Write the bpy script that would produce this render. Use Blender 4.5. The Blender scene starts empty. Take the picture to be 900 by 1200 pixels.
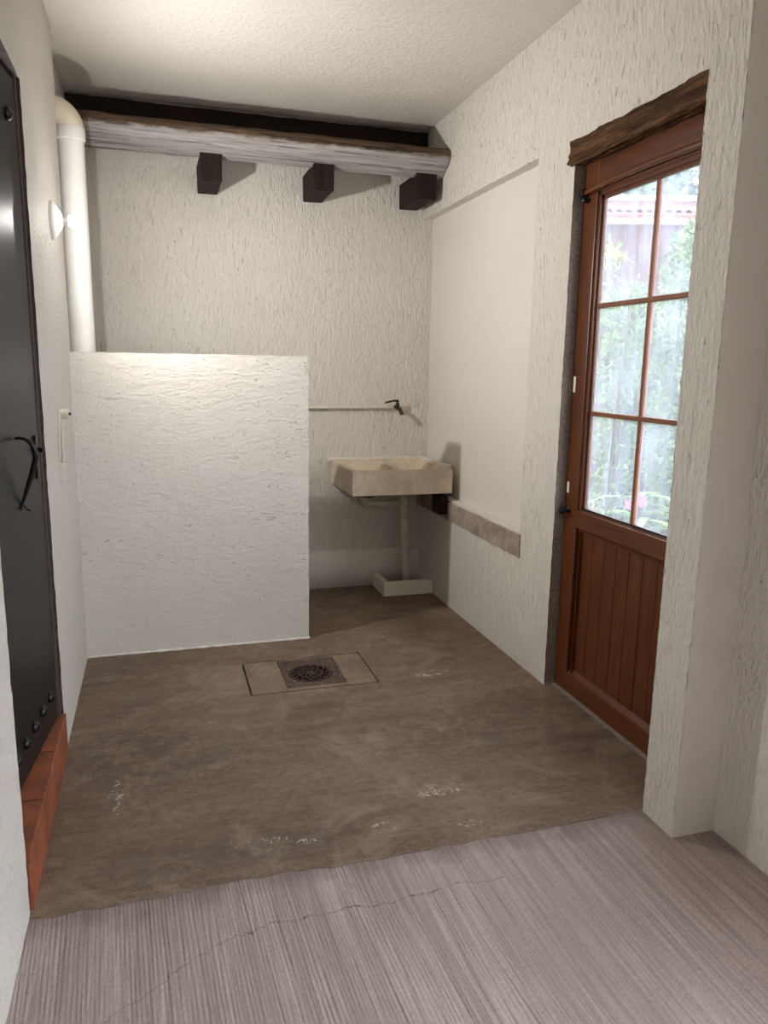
import bpy, bmesh, math, random
from mathutils import Vector, Matrix, noise
random.seed(7)
S = bpy.context.scene
C = S.collection
PI = math.pi

# ------------------------------------------------------------------ camera
cam_d = bpy.data.cameras.new('camera')
cam = bpy.data.objects.new('camera', cam_d); C.objects.link(cam)
F_PX = 877.4
cam_d.sensor_fit = 'HORIZONTAL'; cam_d.sensor_width = 36.0
cam_d.lens = F_PX / 900.0 * 36.0
cam_d.clip_start = 0.02; cam_d.clip_end = 200
r_ = Vector((0.95738, -0.28840, 0.01582)); u_ = Vector((0.03971, 0.18567, 0.98181)); f_ = Vector((0.28609, 0.93934, -0.18921))
mw = Matrix((r_, u_, -f_)).transposed().to_4x4(); mw.translation = Vector((0, 0, 1.5))
cam.matrix_world = mw
S.camera = cam

# ------------------------------------------------------------------ light and exposure
W = bpy.data.worlds.new('overcast_sky'); S.world = W; W.use_nodes = True
bg = W.node_tree.nodes['Background']
bg.inputs['Color'].default_value = (0.90, 0.94, 1.0, 1); bg.inputs['Strength'].default_value = 9.6
BULB_STRENGTH = 3300.0
BULB_COLOR = (1.0, 0.965, 0.915, 1)
vs = S.view_settings
vs.view_transform = 'Standard'; vs.look = 'None'; vs.gamma = 1.0; vs.use_curve_mapping = False
vs.exposure = 0.0
S.cycles.use_denoising = True
S.cycles.max_bounces = 10; S.cycles.diffuse_bounces = 6; S.cycles.transparent_max_bounces = 12
S.cycles.sample_clamp_indirect = 8.0
S.cycles.caustics_reflective = False; S.cycles.caustics_refractive = False

# ------------------------------------------------------------------ material helpers
class Mat:
    def __init__(self, name, rough=0.8, spec=0.3, metal=0.0):
        self.m = bpy.data.materials.new(name); self.m.use_nodes = True
        self.nt = self.m.node_tree; self.b = self.nt.nodes['Principled BSDF']
        self.b.inputs['Roughness'].default_value = rough
        self.b.inputs['Specular IOR Level'].default_value = spec
        self.b.inputs['Metallic'].default_value = metal
        self.tc = self.nt.nodes.new('ShaderNodeTexCoord').outputs['Object']
    def n(self, t, **k):
        nd = self.nt.nodes.new('ShaderNode' + t)
        for a, v in k.items(): setattr(nd, a, v)
        return nd
    def link(self, a, b): self.nt.links.new(a, b)
    def setin(self, sock, v):
        if hasattr(v, 'links'): self.link(v, sock)
        else: sock.default_value = v
    def mapping(self, scale=(1, 1, 1), rot=(0, 0, 0), loc=(0, 0, 0), src=None):
        mp = self.n('Mapping'); self.link(src or self.tc, mp.inputs['Vector'])
        mp.inputs['Scale'].default_value = scale; mp.inputs['Rotation'].default_value = rot; mp.inputs['Location'].default_value = loc
        return mp.outputs['Vector']
    def noise(self, scale=5, detail=4, rough=0.5, dist=0.0, vec=None, stretch=(1, 1, 1), rot=(0, 0, 0), loc=(0, 0, 0)):
        nd = self.n('TexNoise'); self.link(vec or self.mapping(stretch, rot, loc), nd.inputs['Vector'])
        nd.inputs['Scale'].default_value = scale; nd.inputs['Detail'].default_value = detail
        nd.inputs['Roughness'].default_value = rough; nd.inputs['Distortion'].default_value = dist
        return nd.outputs['Fac']
    def voronoi(self, scale=5, feature='F1', stretch=(1, 1, 1), out='Distance', rnd=1.0):
        nd = self.n('TexVoronoi', feature=feature); self.link(self.mapping(stretch), nd.inputs['Vector'])
        nd.inputs['Scale'].default_value = scale; nd.inputs['Randomness'].default_value = rnd
        return nd.outputs[out]
    def ramp(self, fac, stops):
        nd = self.n('ValToRGB'); self.setin(nd.inputs['Fac'], fac)
        el = nd.color_ramp.elements
        while len(el) < len(stops): el.new(0.5)
        for e, (p, c) in zip(el, stops):
            e.position = p; e.color = (c, c, c, 1) if isinstance(c, (int, float)) else (c[0], c[1], c[2], 1)
        return nd.outputs['Color']
    def mix(self, fac, a, b, blend='MIX'):
        nd = self.n('Mix', data_type='RGBA', blend_type=blend)
        self.setin(nd.inputs['Factor'], fac)
        self.setin(nd.inputs['A'], a if hasattr(a, 'links') else (*a, 1)); self.setin(nd.inputs['B'], b if hasattr(b, 'links') else (*b, 1))
        return nd.outputs['Result']
    def math(self, op, a, b=0.0, c=0.0):
        nd = self.n('Math', operation=op); self.setin(nd.inputs[0], a); self.setin(nd.inputs[1], b); self.setin(nd.inputs[2], c)
        return nd.outputs[0]
    def xyz(self):
        nd = self.n('SeparateXYZ'); self.link(self.tc, nd.inputs[0]); return nd.outputs
    def color(self, c): self.setin(self.b.inputs['Base Color'], c if hasattr(c, 'links') else (*c, 1)); return self
    def rough(self, c): self.setin(self.b.inputs['Roughness'], c); return self
    def bump(self, *hs):
        prev = None
        for h, strength, dist in hs:
            bp = self.n('Bump'); bp.inputs['Strength'].default_value = strength; bp.inputs['Distance'].default_value = dist
            self.link(h, bp.inputs['Height'])
            if prev: self.link(prev, bp.inputs['Normal'])
            prev = bp.outputs['Normal']
        self.link(prev, self.b.inputs['Normal']); return self

def srgb(r, g, b):
    f = lambda c: (c / 255) / 12.92 if c / 255 <= 0.04045 else ((c / 255 + 0.055) / 1.055) ** 2.4
    return (f(r), f(g), f(b))

def spots_mask(M, spots, nscale=60, thr=0.5):
    """small splashes of paint: ellipses on the floor broken up by noise"""
    x, y, z = M.xyz(); tot = None
    for (cx, cy, rx, ry, s) in spots:
        dx = M.math('DIVIDE', M.math('SUBTRACT', x, cx), rx); dy = M.math('DIVIDE', M.math('SUBTRACT', y, cy), ry)
        d = M.math('ADD', M.math('MULTIPLY', dx, dx), M.math('MULTIPLY', dy, dy))
        v = M.math('MULTIPLY', M.math('SUBTRACT', 1.0, d), s); v = M.math('MAXIMUM', v, 0.0)
        tot = v if tot is None else M.math('MAXIMUM', tot, v)
    nz = M.ramp(M.noise(nscale, 7, 0.75, 1.0), [(thr, 0), (thr + 0.08, 1)])
    return M.math('MULTIPLY', M.math('MINIMUM', tot, 1.0), nz)

PLASTER = srgb(215, 211, 204)
def plaster(name, col=PLASTER, kind='drip', amt=1.0):
    M = Mat(name, 0.75, 0.25)
    big = M.noise(1.3, 5, 0.6); fine = M.noise(14, 4, 0.6)
    c = M.mix(M.ramp(big, [(0.3, 0), (0.75, 0.55)]), col, tuple(v * k for v, k in zip(col, (0.90, 0.88, 0.85))))
    c = M.mix(M.ramp(fine, [(0.60, 0), (0.78, 0.20)]), c, tuple(v * 0.82 for v in col))
    if kind == 'drip':
        h1 = M.noise(1.0, 3, 0.55, 0.6, stretch=(60, 60, 20)); h2 = M.noise(1.0, 2, 0.5, 0.3, stretch=(110, 110, 45))
        pits = M.ramp(M.noise(1.0, 2, 0.5, 1.0, stretch=(95, 95, 24), loc=(3, 5, 1)), [(0.27, 0), (0.36, 1)])
        M.color(c)
        M.bump((M.ramp(h1, [(0.35, 0), (0.7, 1)]), 0.5 * amt, 0.006), (h2, 0.4 * amt, 0.003), (pits, 0.65 * amt, 0.0042))
    elif kind == 'grain':
        M.color(c)
        gn = M.noise(70, 4, 0.65); M.color(c)
        M.bump((gn, 1.0 * amt, 0.015), (M.noise(1, 3, 0.5, stretch=(28, 28, 12)), 0.7 * amt, 0.012))
    elif kind == 'trowel':
        M.color(c)
        h1 = M.noise(1.0, 4, 0.6, 0.5, stretch=(16, 16, 38)); cut = M.ramp(M.noise(1, 3, 0.6, 2.2, stretch=(15, 15, 40), loc=(2, 0, 7)), [(0.29, 0), (0.34, 1)])
        M.color(c)
        M.bump((h1, 0.6 * amt, 0.006), (M.noise(95, 3, 0.6), 0.45 * amt, 0.004), (cut, 0.7 * amt, 0.005))
    elif kind == 'smooth':
        M.color(c); M.bump((M.noise(9, 4, 0.6), 0.15 * amt, 0.004), (M.noise(130, 2), 0.15 * amt, 0.001))
    elif kind == 'stipple':
        M.color(c)
        M.bump((M.ramp(M.noise(42, 3, 0.6, 0.4), [(0.4, 0), (0.7, 1)]), 0.6 * amt, 0.006), (M.noise(9, 3), 0.3 * amt, 0.008))
    return M.m

def timber(name, base, dark, axis=0, rough=0.6, spec=0.3, sc=1.0, bump=0.4):
    M = Mat(name, rough, spec)
    st = [55 * sc, 55 * sc, 55 * sc]; st[axis] = 3.0 * sc
    g = M.noise(1.0, 5, 0.65, 0.8, stretch=tuple(st)); st2 = [12 * sc] * 3; st2[axis] = 1.2 * sc
    g2 = M.noise(1.0, 3, 0.5, 1.0, stretch=tuple(st2))
    c = M.mix(M.ramp(g, [(0.35, 0), (0.7, 1)]), dark, base)
    M.color(M.mix(M.ramp(g2, [(0.4, 0), (0.75, 0.55)]), c, dark))
    M.bump((g, bump, 0.002)); return M.m

def flat(name, col, rough=0.5, spec=0.4, metal=0.0, var=0.12, scale=30, bump=0.1):
    M = Mat(name, rough, spec, metal)
    M.color(M.mix(M.ramp(M.noise(scale, 4, 0.6), [(0.35, 0), (0.7, 1)]), tuple(c * (1 - var) for c in col), tuple(min(1, c * (1 + var)) for c in col)))
    if bump: M.bump((M.noise(scale * 3, 3), bump, 0.001))
    return M.m

MT = {}
MT['drip'] = plaster('white_drip_stucco', kind='drip', amt=1.5)
MT['drip_rough'] = plaster('white_rough_stucco', kind='drip', amt=1.7)
MT['grain'] = plaster('white_grain_stucco', kind='grain')
MT['trowel'] = plaster('white_trowelled_plaster', kind='trowel', amt=1.5)
MT['pier_face'] = plaster('white_worn_plaster', kind='smooth', amt=2.2)
MT['smooth'] = plaster('white_smooth_plaster', kind='smooth')
MT['stipple'] = plaster('white_ceiling_stipple', kind='stipple', amt=0.7)
MT['jamb'] = flat('raw_dark_mortar', srgb(140, 128, 121), 0.9, 0.1, var=0.25, scale=60, bump=0.6)
MT['doorwood_v'] = timber('varnished_wood_upright', srgb(112, 60, 24), srgb(72, 34, 11), 2, 0.35, 0.5, bump=0.15)
MT['doorwood_h'] = timber('varnished_wood_level', srgb(112, 60, 24), srgb(72, 34, 11), 1, 0.35, 0.5, bump=0.15)
MT['muntin'] = timber('muntin_wood', srgb(140, 92, 66), srgb(112, 66, 44), 2, 0.5, 0.4, bump=0.1)
MT['black_timber'] = timber('blackened_timber', srgb(52, 34, 27), srgb(18, 12, 10), 2, 0.7, 0.2, bump=0.5)
MT['dark_timber'] = timber('dark_timber_level', srgb(52, 34, 27), srgb(18, 12, 10), 0, 0.7, 0.2, bump=0.6)
MT['lintel'] = timber('weathered_lintel_timber', srgb(124, 90, 64), srgb(48, 34, 25), 1, 0.85, 0.1, bump=0.9)
MT['black_metal'] = flat('black_painted_steel', srgb(26, 26, 27), 0.40, 0.25, 0.0, var=0.25, scale=8, bump=0.05)
MT['iron'] = flat('wrought_iron_black', srgb(20, 20, 21), 0.4, 0.5, 0.3, bump=0.2)
MT['dark_frame'] = flat('dark_steel_frame', srgb(78, 66, 64), 0.6, 0.3, bump=0.4, var=0.3)
MT['pvc_white'] = flat('white_painted_pipe', srgb(226, 225, 222), 0.38, 0.5, var=0.04, scale=6, bump=0.03)
MT['pvc_cream'] = flat('cream_pipe_elbow', srgb(212, 204, 184), 0.5, 0.4, var=0.10, scale=12, bump=0.1)
MT['pvc_grey'] = flat('grubby_pipe', srgb(198, 191, 178), 0.6, 0.3, var=0.18, scale=14, bump=0.2)
MT['ceramic'] = flat('white_porcelain', srgb(232, 232, 228), 0.3, 0.5, var=0.03, bump=0.0)
MT['plastic'] = flat('white_plastic', srgb(216, 210, 198), 0.45, 0.4, var=0.04, bump=0.0)
MT['pipe_paint'] = flat('painted_water_pipe', srgb(206, 202, 190), 0.5, 0.4, var=0.08, bump=0.1)
MT['brass'] = flat('darkened_brass', srgb(52, 44, 36), 0.45, 0.5, 0.5, var=0.3)
MT['grate'] = flat('cast_iron_grate', srgb(66, 54, 47), 0.85, 0.2, 0.0, var=0.35, scale=60, bump=0.5)
MT['curb'] = plaster('white_painted_curb', srgb(222, 216, 204), kind='trowel')
MT['gasket'] = flat('black_gasket', srgb(22, 18, 16), 0.6, 0.3, bump=0)

def mk_bulb(name='glowing_bulb', k=1.0):
    m = bpy.data.materials.new(name); m.use_nodes = True; nt = m.node_tree; nt.nodes.clear()
    e = nt.nodes.new('ShaderNodeEmission'); e.inputs['Color'].default_value = BULB_COLOR; e.inputs['Strength'].default_value = BULB_STRENGTH * k
    o = nt.nodes.new('ShaderNodeOutputMaterial'); nt.links.new(e.outputs[0], o.inputs['Surface']); return m
MT['bulb'] = mk_bulb(); MT['globe'] = mk_bulb('frosted_globe', 0.012)

def mk_glass():
    m = bpy.data.materials.new('dusty_glass'); m.use_nodes = True; nt = m.node_tree; nt.nodes.clear()
    N = lambda t: nt.nodes.new('ShaderNode' + t); L = nt.links.new
    o = N('OutputMaterial'); tc = N('TexCoord')
    mp = N('Mapping'); mp.inputs['Scale'].default_value = (22, 22, 1.2); L(tc.outputs['Object'], mp.inputs['Vector'])
    n1 = N('TexNoise'); n1.inputs['Scale'].default_value = 1.0; n1.inputs['Detail'].default_value = 5; L(mp.outputs[0], n1.inputs['Vector'])
    n2 = N('TexNoise'); n2.inputs['Scale'].default_value = 4.0; n2.inputs['Detail'].default_value = 4; L(tc.outputs['Object'], n2.inputs['Vector'])
    mul = N('Math'); mul.operation = 'MULTIPLY'; L(n1.outputs['Fac'], mul.inputs[0]); L(n2.outputs['Fac'], mul.inputs[1])
    rp = N('ValToRGB'); rp.color_ramp.elements[0].position = 0.10; rp.color_ramp.elements[0].color = (0.055,) * 3 + (1,)
    rp.color_ramp.elements[1].position = 0.42; rp.color_ramp.elements[1].color = (0.19,) * 3 + (1,); L(mul.outputs[0], rp.inputs['Fac'])
    tr = N('BsdfTransparent'); tr.inputs['Color'].default_value = (0.96, 0.97, 0.98, 1)
    tl = N('BsdfTranslucent'); tl.inputs['Color'].default_value = (0.72, 0.79, 0.98, 1)
    df = N('BsdfDiffuse'); df.inputs['Color'].default_value = (0.7, 0.7, 0.72, 1)
    dm = N('MixShader'); dm.inputs[0].default_value = 0.2; L(tl.outputs[0], dm.inputs[1]); L(df.outputs[0], dm.inputs[2])
    mx = N('MixShader'); L(rp.outputs['Color'], mx.inputs[0]); L(tr.outputs[0], mx.inputs[1]); L(dm.outputs[0], mx.inputs[2])
    gl = N('BsdfGlossy'); gl.inputs['Roughness'].default_value = 0.06
    m2 = N('MixShader'); m2.inputs[0].default_value = 0.04; L(mx.outputs[0], m2.inputs[1]); L(gl.outputs[0], m2.inputs[2])
    L(m2.outputs[0], o.inputs['Surface']); return m
MT['glass'] = mk_glass()

def mk_floor_smooth():
    M = Mat('stained_smooth_concrete', 0.7, 0.35)
    a = M.noise(1.6, 6, 0.6, 0.6, loc=(1.3, 0.4, 0)); b = M.noise(1, 5, 0.65, 0.3, stretch=(3, 16, 1)); c = M.noise(26, 5, 0.7)
    col = M.mix(M.ramp(a, [(0.34, 0), (0.66, 1)]), srgb(90, 72, 58), srgb(126, 105, 87))
    col = M.mix(M.ramp(b, [(0.40, 0.0), (0.75, 0.5)]), col, srgb(142, 128, 114))
    fs_ = M.noise(1, 7, 0.8, 0.3, stretch=(26, 60, 1))
    col = M.mix(M.ramp(fs_, [(0.34, 0.6), (0.50, 0)]), col, srgb(70, 58, 50))
    col = M.mix(M.ramp(fs_, [(0.55, 0), (0.70, 0.45)]), col, srgb(150, 135, 120))
    pl = M.noise(3.4, 5, 0.65, 1.2, loc=(7, 2, 0)); col = M.mix(M.ramp(pl, [(0.52, 0), (0.68, 0.5)]), col, srgb(150, 134, 118))
    col = M.mix(M.ramp(c, [(0.50, 0), (0.75, 0.5)]), col, srgb(76, 63, 56))
    gt_ = M.noise(170, 4, 0.7); col = M.mix(M.ramp(gt_, [(0.56, 0), (0.68, 0.7)]), col, srgb(58, 48, 42)); col = M.mix(M.ramp(gt_, [(0.30, 0.55), (0.41, 0)]), col, srgb(164, 150, 136))
    st = spots_mask(M, [(-0.15, 2.85, 0.34, 0.40, 1.2), (0.12, 2.72, 0.26, 0.18, 1.0), (1.2, 2.75, 0.6, 0.32, 0.9), (-0.1, 3.8, 0.30, 0.12, .9), (0.2, 2.15, 0.5, 0.12, 1)], 11, 0.44)
    col = M.mix(M.math('MULTIPLY', st, 0.45), col, srgb(68, 60, 57))
    scr = M.noise(1, 5, 0.7, 0.2, stretch=(3.5, 130, 1), rot=(0, 0, 0.04)); col = M.mix(M.ramp(scr, [(0.60, 0), (0.72, 0.4)]), col, srgb(160, 146, 130)); col = M.mix(M.ramp(scr, [(0.28, 0.45), (0.38, 0)]), col, srgb(62, 50, 43))
    sp = spots_mask(M, [(-0.19, 2.56, 0.03, 0.13, 3), (0.67, 2.14, 0.05, 0.035, 3), (0.27, 2.17, 0.10, 0.025, 2), (0.95, 2.09, 0.06, 0.02, 2.5), (0.93, 2.30, 0.12, 0.05, 1.0), (0.42, 2.14, 0.05, 0.02, 2), (0.2, 3.05, 0.04, 0.02, 1.6), (1.25, 3.3, 0.16, 0.06, 0.9)], 40, 0.535)
    col = M.mix(M.math('MULTIPLY', sp, 0.75), col, srgb(214, 208, 200))
    specks = M.ramp(M.voronoi(38), [(0.05, 1), (0.08, 0)])
    col = M.mix(M.math('MULTIPLY', specks, 0.3), col, srgb(60, 50, 44))
    M.color(col)
    M.rough(M.ramp(a, [(0.3, 0.55), (0.7, 0.75)]))
    M.bump((M.noise(1, 4, 0.6, stretch=(14, 90, 1)), 0.5, 0.003), (c, 0.5, 0.004), (M.noise(150, 2), 0.4, 0.0015)); return M.m
MT['floor_smooth'] = mk_floor_smooth()

def mk_floor_ribbed():
    M = Mat('broom_finished_concrete', 0.62, 0.4)
    rot = (0, 0, 0.06)
    rib = M.noise(1, 2, 0.6, 0.25, stretch=(185, 2.6, 1), rot=rot); rib2 = M.noise(1, 3, 0.6, 0.1, stretch=(40, 0.9, 1), rot=rot)
    big = M.noise(2.2, 5, 0.6); fine = M.noise(110, 5, 0.75)
    streak = M.noise(1, 3, 0.6, 0.2, stretch=(90, 1.8, 1), rot=rot, loc=(11, 4, 0))
    col = M.mix(M.ramp(streak, [(0.35, 0), (0.65, 1)]), srgb(142, 129, 125), srgb(180, 166, 161))
    col = M.mix(M.ramp(rib2, [(0.48, 0), (0.75, 0.35)]), col, srgb(202, 188, 184))
    col = M.mix(M.ramp(big, [(0.36, 0.4), (0.62, 0)]), col, srgb(138, 124, 118))
    col = M.mix(M.ramp(fine, [(0.54, 0), (0.70, 0.6)]), col, srgb(108, 95, 90))
    col = M.mix(M.ramp(fine, [(0.32, 0.5), (0.42, 0)]), col, srgb(206, 194, 188))
    col = M.mix(M.ramp(M.noise(1, 4, 0.6, stretch=(7, 1.2, 1)), [(0.35, 0.45), (0.6, 0)]), col, srgb(132, 118, 112))
    x, y, z = M.xyz()
    seam = M.math('ADD', y, M.math('MULTIPLY', M.math('SUBTRACT', M.noise(7, 6, 0.7), 0.5), 0.30))
    col = M.mix(M.ramp(M.math('MULTIPLY_ADD', seam, 5.0, -9.55), [(0.0, 0), (0.6, 0.6)]), col, srgb(92, 79, 72))
    # hairline crack wandering across the slab
    x, y, z = M.xyz()
    fx = M.math('MULTIPLY_ADD', x, 0.62, 1.712); fx = M.math('MINIMUM', fx, M.math('MULTIPLY_ADD', x, 0.03, 1.80))
    wob = M.math('MULTIPLY', M.math('SUBTRACT', M.noise(9, 5, 0.65), 0.5), 0.09)
    d = M.math('ABSOLUTE', M.math('SUBTRACT', M.math('ADD', fx, wob), y))
    cr = M.math('MULTIPLY', M.math('LESS_THAN', d, 0.0012), M.math('LESS_THAN', x, 0.95))
    col = M.mix(M.math('MULTIPLY', cr, 0.7), col, srgb(52, 44, 42))
    M.color(col)
    M.bump((rib2, 0.2, 0.002), (fine, 0.4, 0.002)); return M.m
MT['floor_ribbed'] = mk_floor_ribbed()

def mk_concrete(name, base, dark, stain=0.5):
    M = Mat(name, 0.88, 0.15)
    a = M.noise(7, 5, 0.65, 0.5); f = M.noise(95, 4, 0.7)
    col = M.mix(M.ramp(a, [(0.35, 0), (0.68, 1)]), dark, base)
    col = M.mix(M.ramp(f, [(0.54, 0), (0.70, 0.6)]), col, tuple(v * 0.5 for v in dark))
    col = M.mix(M.ramp(M.noise(120, 3, 0.6, loc=(4, 2, 2)), [(0.60, 0), (0.72, 0.6)]), col, srgb(214, 200, 178))
    M.color(col); M.bump((f, 0.6, 0.003), (a, 0.3, 0.004)); return M.m
MT['sink'] = mk_concrete('rough_sink_concrete', srgb(226, 213, 194), srgb(198, 183, 162))
MT['ledge'] = mk_concrete('bare_ledge_concrete', srgb(176, 163, 150), srgb(134, 120, 108))
MT['cover'] = mk_concrete('cover_concrete', srgb(136, 121, 106), srgb(112, 97, 84))
MT['plate'] = mk_concrete('drain_plate_cement', srgb(98, 82, 74), srgb(70, 58, 52))

def mk_tile():
    M = Mat('terracotta', 0.6, 0.35)
    a = M.noise(9, 5, 0.6)
    col = M.mix(M.ramp(a, [(0.3, 0), (0.7, 1)]), srgb(104, 58, 42), srgb(152, 86, 56))
    col = M.mix(M.ramp(M.noise(40, 4, 0.7), [(0.58, 0), (0.75, 0.6)]), col, srgb(92, 58, 46))
    M.color(col); M.bump((M.noise(60, 3), 0.2, 0.001)); return M.m
MT['tile'] = mk_tile()
MT['grout'] = flat('dirty_grout', srgb(92, 78, 70), 0.9, 0.1, bump=0.4)

def mk_beam():
    M = Mat('peeling_painted_beam', 0.8, 0.2)
    x, y, z = M.xyz()
    g = M.noise(1, 5, 0.65, 0.5, stretch=(3.0, 50, 50)); w = M.noise(1, 4, 0.6, 0.4, stretch=(1.6, 22, 22), loc=(0, 0, 5))
    paint = M.mix(M.ramp(g, [(0.35, 0), (0.65, 1)]), srgb(140, 136, 134), srgb(172, 169, 167))
    paint = M.mix(M.ramp(w, [(0.60, 0), (0.74, 0.4)]), paint, srgb(112, 104, 98))
    ck = M.noise(1, 3, 0.6, 0.3, stretch=(1.8, 70, 110), loc=(5, 1, 2)); paint = M.mix(M.ramp(ck, [(0.36, 0.85), (0.44, 0)]), paint, srgb(84, 76, 70))
    wood = M.mix(M.ramp(g, [(0.35, 0), (0.7, 1)]), srgb(50, 38, 30), srgb(112, 92, 74))
    edge = M.math('SUBTRACT', z, M.math('MULTIPLY', M.math('SUBTRACT', M.noise(1, 4, 0.7, stretch=(9, 3, 30)), 0.5), 0.05))
    f = M.ramp(M.math('MULTIPLY_ADD', edge, 60.0, -163.9), [(0.0, 0), (1.0, 1)])
    M.color(M.mix(f, paint, wood)); M.bump((g, 0.4, 0.003), (w, 0.3, 0.004), (ck, 0.5, 0.004)); return M.m
MT['beam'] = mk_beam()

def mk_leaf(name, c1, c2, c3, sc=9):
    M = Mat(name, 0.6, 0.3)
    a = M.noise(sc, 3, 0.6); b = M.noise(70, 2)
    M.color(M.mix(M.ramp(b, [(0.4, 0), (0.65, 0.8)]), M.mix(M.ramp(a, [(0.35, 0), (0.68, 1)]), c1, c2), c3))
    return M.m
MT['leaf'] = mk_leaf('hedge_leaf', srgb(48, 68, 40), srgb(108, 134, 68), srgb(146, 168, 106))
MT['leaf_far'] = mk_leaf('tree_leaf', srgb(60, 78, 60), srgb(100, 120, 92), srgb(128, 144, 118), 2)
MT['leaf_plant'] = mk_leaf('strap_leaf', srgb(84, 116, 52), srgb(124, 152, 80), srgb(150, 170, 110), 6)
MT['leaf_yellow'] = mk_leaf('yellow_leaf', srgb(186, 176, 40), srgb(200, 190, 60), srgb(210, 200, 90))
MT['petal'] = flat('pink_petal', srgb(216, 150, 190), 0.6, 0.3, bump=0)
MT['stem'] = flat('shrub_stem', srgb(112, 98, 80), 0.8, 0.2)
MT['soil'] = flat('garden_soil', srgb(104, 92, 78), 0.95, 0.1, var=0.3, scale=6, bump=0.5)
MT['house_wall'] = timber('weathered_plank_wall', srgb(92, 72, 66), srgb(70, 52, 48), 2, 0.85, 0.2, 0.3)
MT['fascia'] = flat('white_fascia', srgb(190, 184, 180), 0.7, 0.3)
MT['rooftile'] = flat('pale_roof_tile', srgb(124, 84, 72), 0.8, 0.2, var=0.15, scale=8, bump=0.3)
MT['house_pink'] = flat('pink_render', srgb(164, 132, 124), 0.85, 0.2, var=0.08, scale=4, bump=0.2)
MT['white_sticker'] = flat('white_tag', srgb(236, 230, 214), 0.5, 0.3, bump=0, var=0.03)

# ------------------------------------------------------------------ mesh helpers
class MB:
    def __init__(self): self.v = []; self.f = []
    def add(self, vs, fs):
        o = len(self.v); self.v += [tuple(p) for p in vs]; self.f += [tuple(i + o for i in f) for f in fs]; return self
    def box(self, x0, x1, y0, y1, z0, z1, b=0.0):
        if b <= 0:
            vs = [(x0, y0, z0), (x1, y0, z0), (x1, y1, z0), (x0, y1, z0), (x0, y0, z1), (x1, y0, z1), (x1, y1, z1), (x0, y1, z1)]
            return self.add(vs, [(0, 3, 2, 1), (4, 5, 6, 7), (0, 1, 5, 4), (1, 2, 6, 5), (2, 3, 7, 6), (3, 0, 4, 7)])
        bm = bmesh.new(); bmesh.ops.create_cube(bm, size=1)
        for v in bm.verts: v.co = Vector(((x0 + x1) / 2 + v.co.x * (x1 - x0), (y0 + y1) / 2 + v.co.y * (y1 - y0), (z0 + z1) / 2 + v.co.z * (z1 - z0)))
        bmesh.ops.bevel(bm, geom=bm.edges[:], offset=b, segments=2, affect='EDGES', profile=0.5)
        return self.bm(bm)
    def bm(self, bm):
        bm.verts.index_update()
        self.add([v.co[:] for v in bm.verts], [[v.index for v in f.verts] for f in bm.faces]); bm.free(); return self
    def tube(self, pts, r, n=12, cap=True):
        pts = [Vector(p) for p in pts]; rs = r if isinstance(r, (list, tuple)) else [r] * len(pts)
        rings = []; nrm = None
        for i, p in enumerate(pts):
            t = (pts[min(i + 1, len(pts) - 1)] - pts[max(i - 1, 0)]).normalized()
            if nrm is None: nrm = t.orthogonal().normalized()
            nrm = (nrm - t * nrm.dot(t)).normalized(); bn = t.cross(nrm)
            rings.append([p + (nrm * math.cos(a) + bn * math.sin(a)) * rs[i] for a in (2 * PI * k / n for k in range(n))])
        vs = [q for rg in rings for q in rg]; fs = []
        for i in range(len(pts) - 1):
            for k in range(n): fs.append((i * n + k, i * n + (k + 1) % n, (i + 1) * n + (k + 1) % n, (i + 1) * n + k))
        if cap: fs.append(tuple(reversed(range(n)))); fs.append(tuple(range((len(pts) - 1) * n, len(pts) * n)))
        return self.add(vs, fs)
    def lathe(self, prof, o, axis, n=24):
        """prof: (radius, height along axis)"""
        o = Vector(o); ax = Vector(axis).normalized(); e1 = ax.orthogonal().normalized(); e2 = ax.cross(e1)
        vs = [o + ax * h + (e1 * math.cos(2 * PI * k / n) + e2 * math.sin(2 * PI * k / n)) * max(r, 1e-5) for r, h in prof for k in range(n)]; fs = []
        for i in range(len(prof) - 1):
            for k in range(n): fs.append((i * n + k, i * n + (k + 1) % n, (i + 1) * n + (k + 1) % n, (i + 1) * n + k))
        fs.append(tuple(reversed(range(n)))); fs.append(tuple(range((len(prof) - 1) * n, len(prof) * n)))
        return self.add(vs, fs)
    def prism(self, poly, d0, d1, to3):
        """poly in 2D, extruded between d0 and d1; to3(u, v, d) -> point"""
        n = len(poly); vs = [to3(u, v, d0) for u, v in poly] + [to3(u, v, d1) for u, v in poly]
        fs = [tuple(range(n)), tuple(reversed(range(n, 2 * n)))] + [(i, i + n, (i + 1) % n + n, (i + 1) % n) for i in range(n)]
        return self.add(vs, fs)
    def build(self, name, mat, parent=None, smooth=False, origin=None, bevel=0.0):
        me = bpy.data.meshes.new(name); o3 = Vector(origin) if origin is not None else Vector((0, 0, 0))
        me.from_pydata([tuple(Vector(p) - o3) for p in self.v], [], self.f); me.update()
        bm = bmesh.new(); bm.from_mesh(me); bmesh.ops.recalc_face_normals(bm, faces=bm.faces); bm.to_mesh(me); bm.free()
        me.materials.append(MT[mat] if isinstance(mat, str) else mat)
        ob = bpy.data.objects.new(name, me); C.objects.link(ob); ob.location = o3
        if parent: ob.parent = parent; ob.matrix_parent_inverse = Matrix.Translation(-parent.location) if parent.type == 'EMPTY' and parent.rotation_euler.z == 0 else parent.matrix_basis.inverted()
        if smooth:
            for p in me.polygons: p.use_smooth = True
            if smooth == 'auto': me.set_sharp_from_angle(angle=math.radians(40))
        if bevel:
            md = ob.modifiers.new('bevel', 'BEVEL'); md.width = bevel; md.segments = 2; md.limit_method = 'ANGLE'
        return ob

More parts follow.
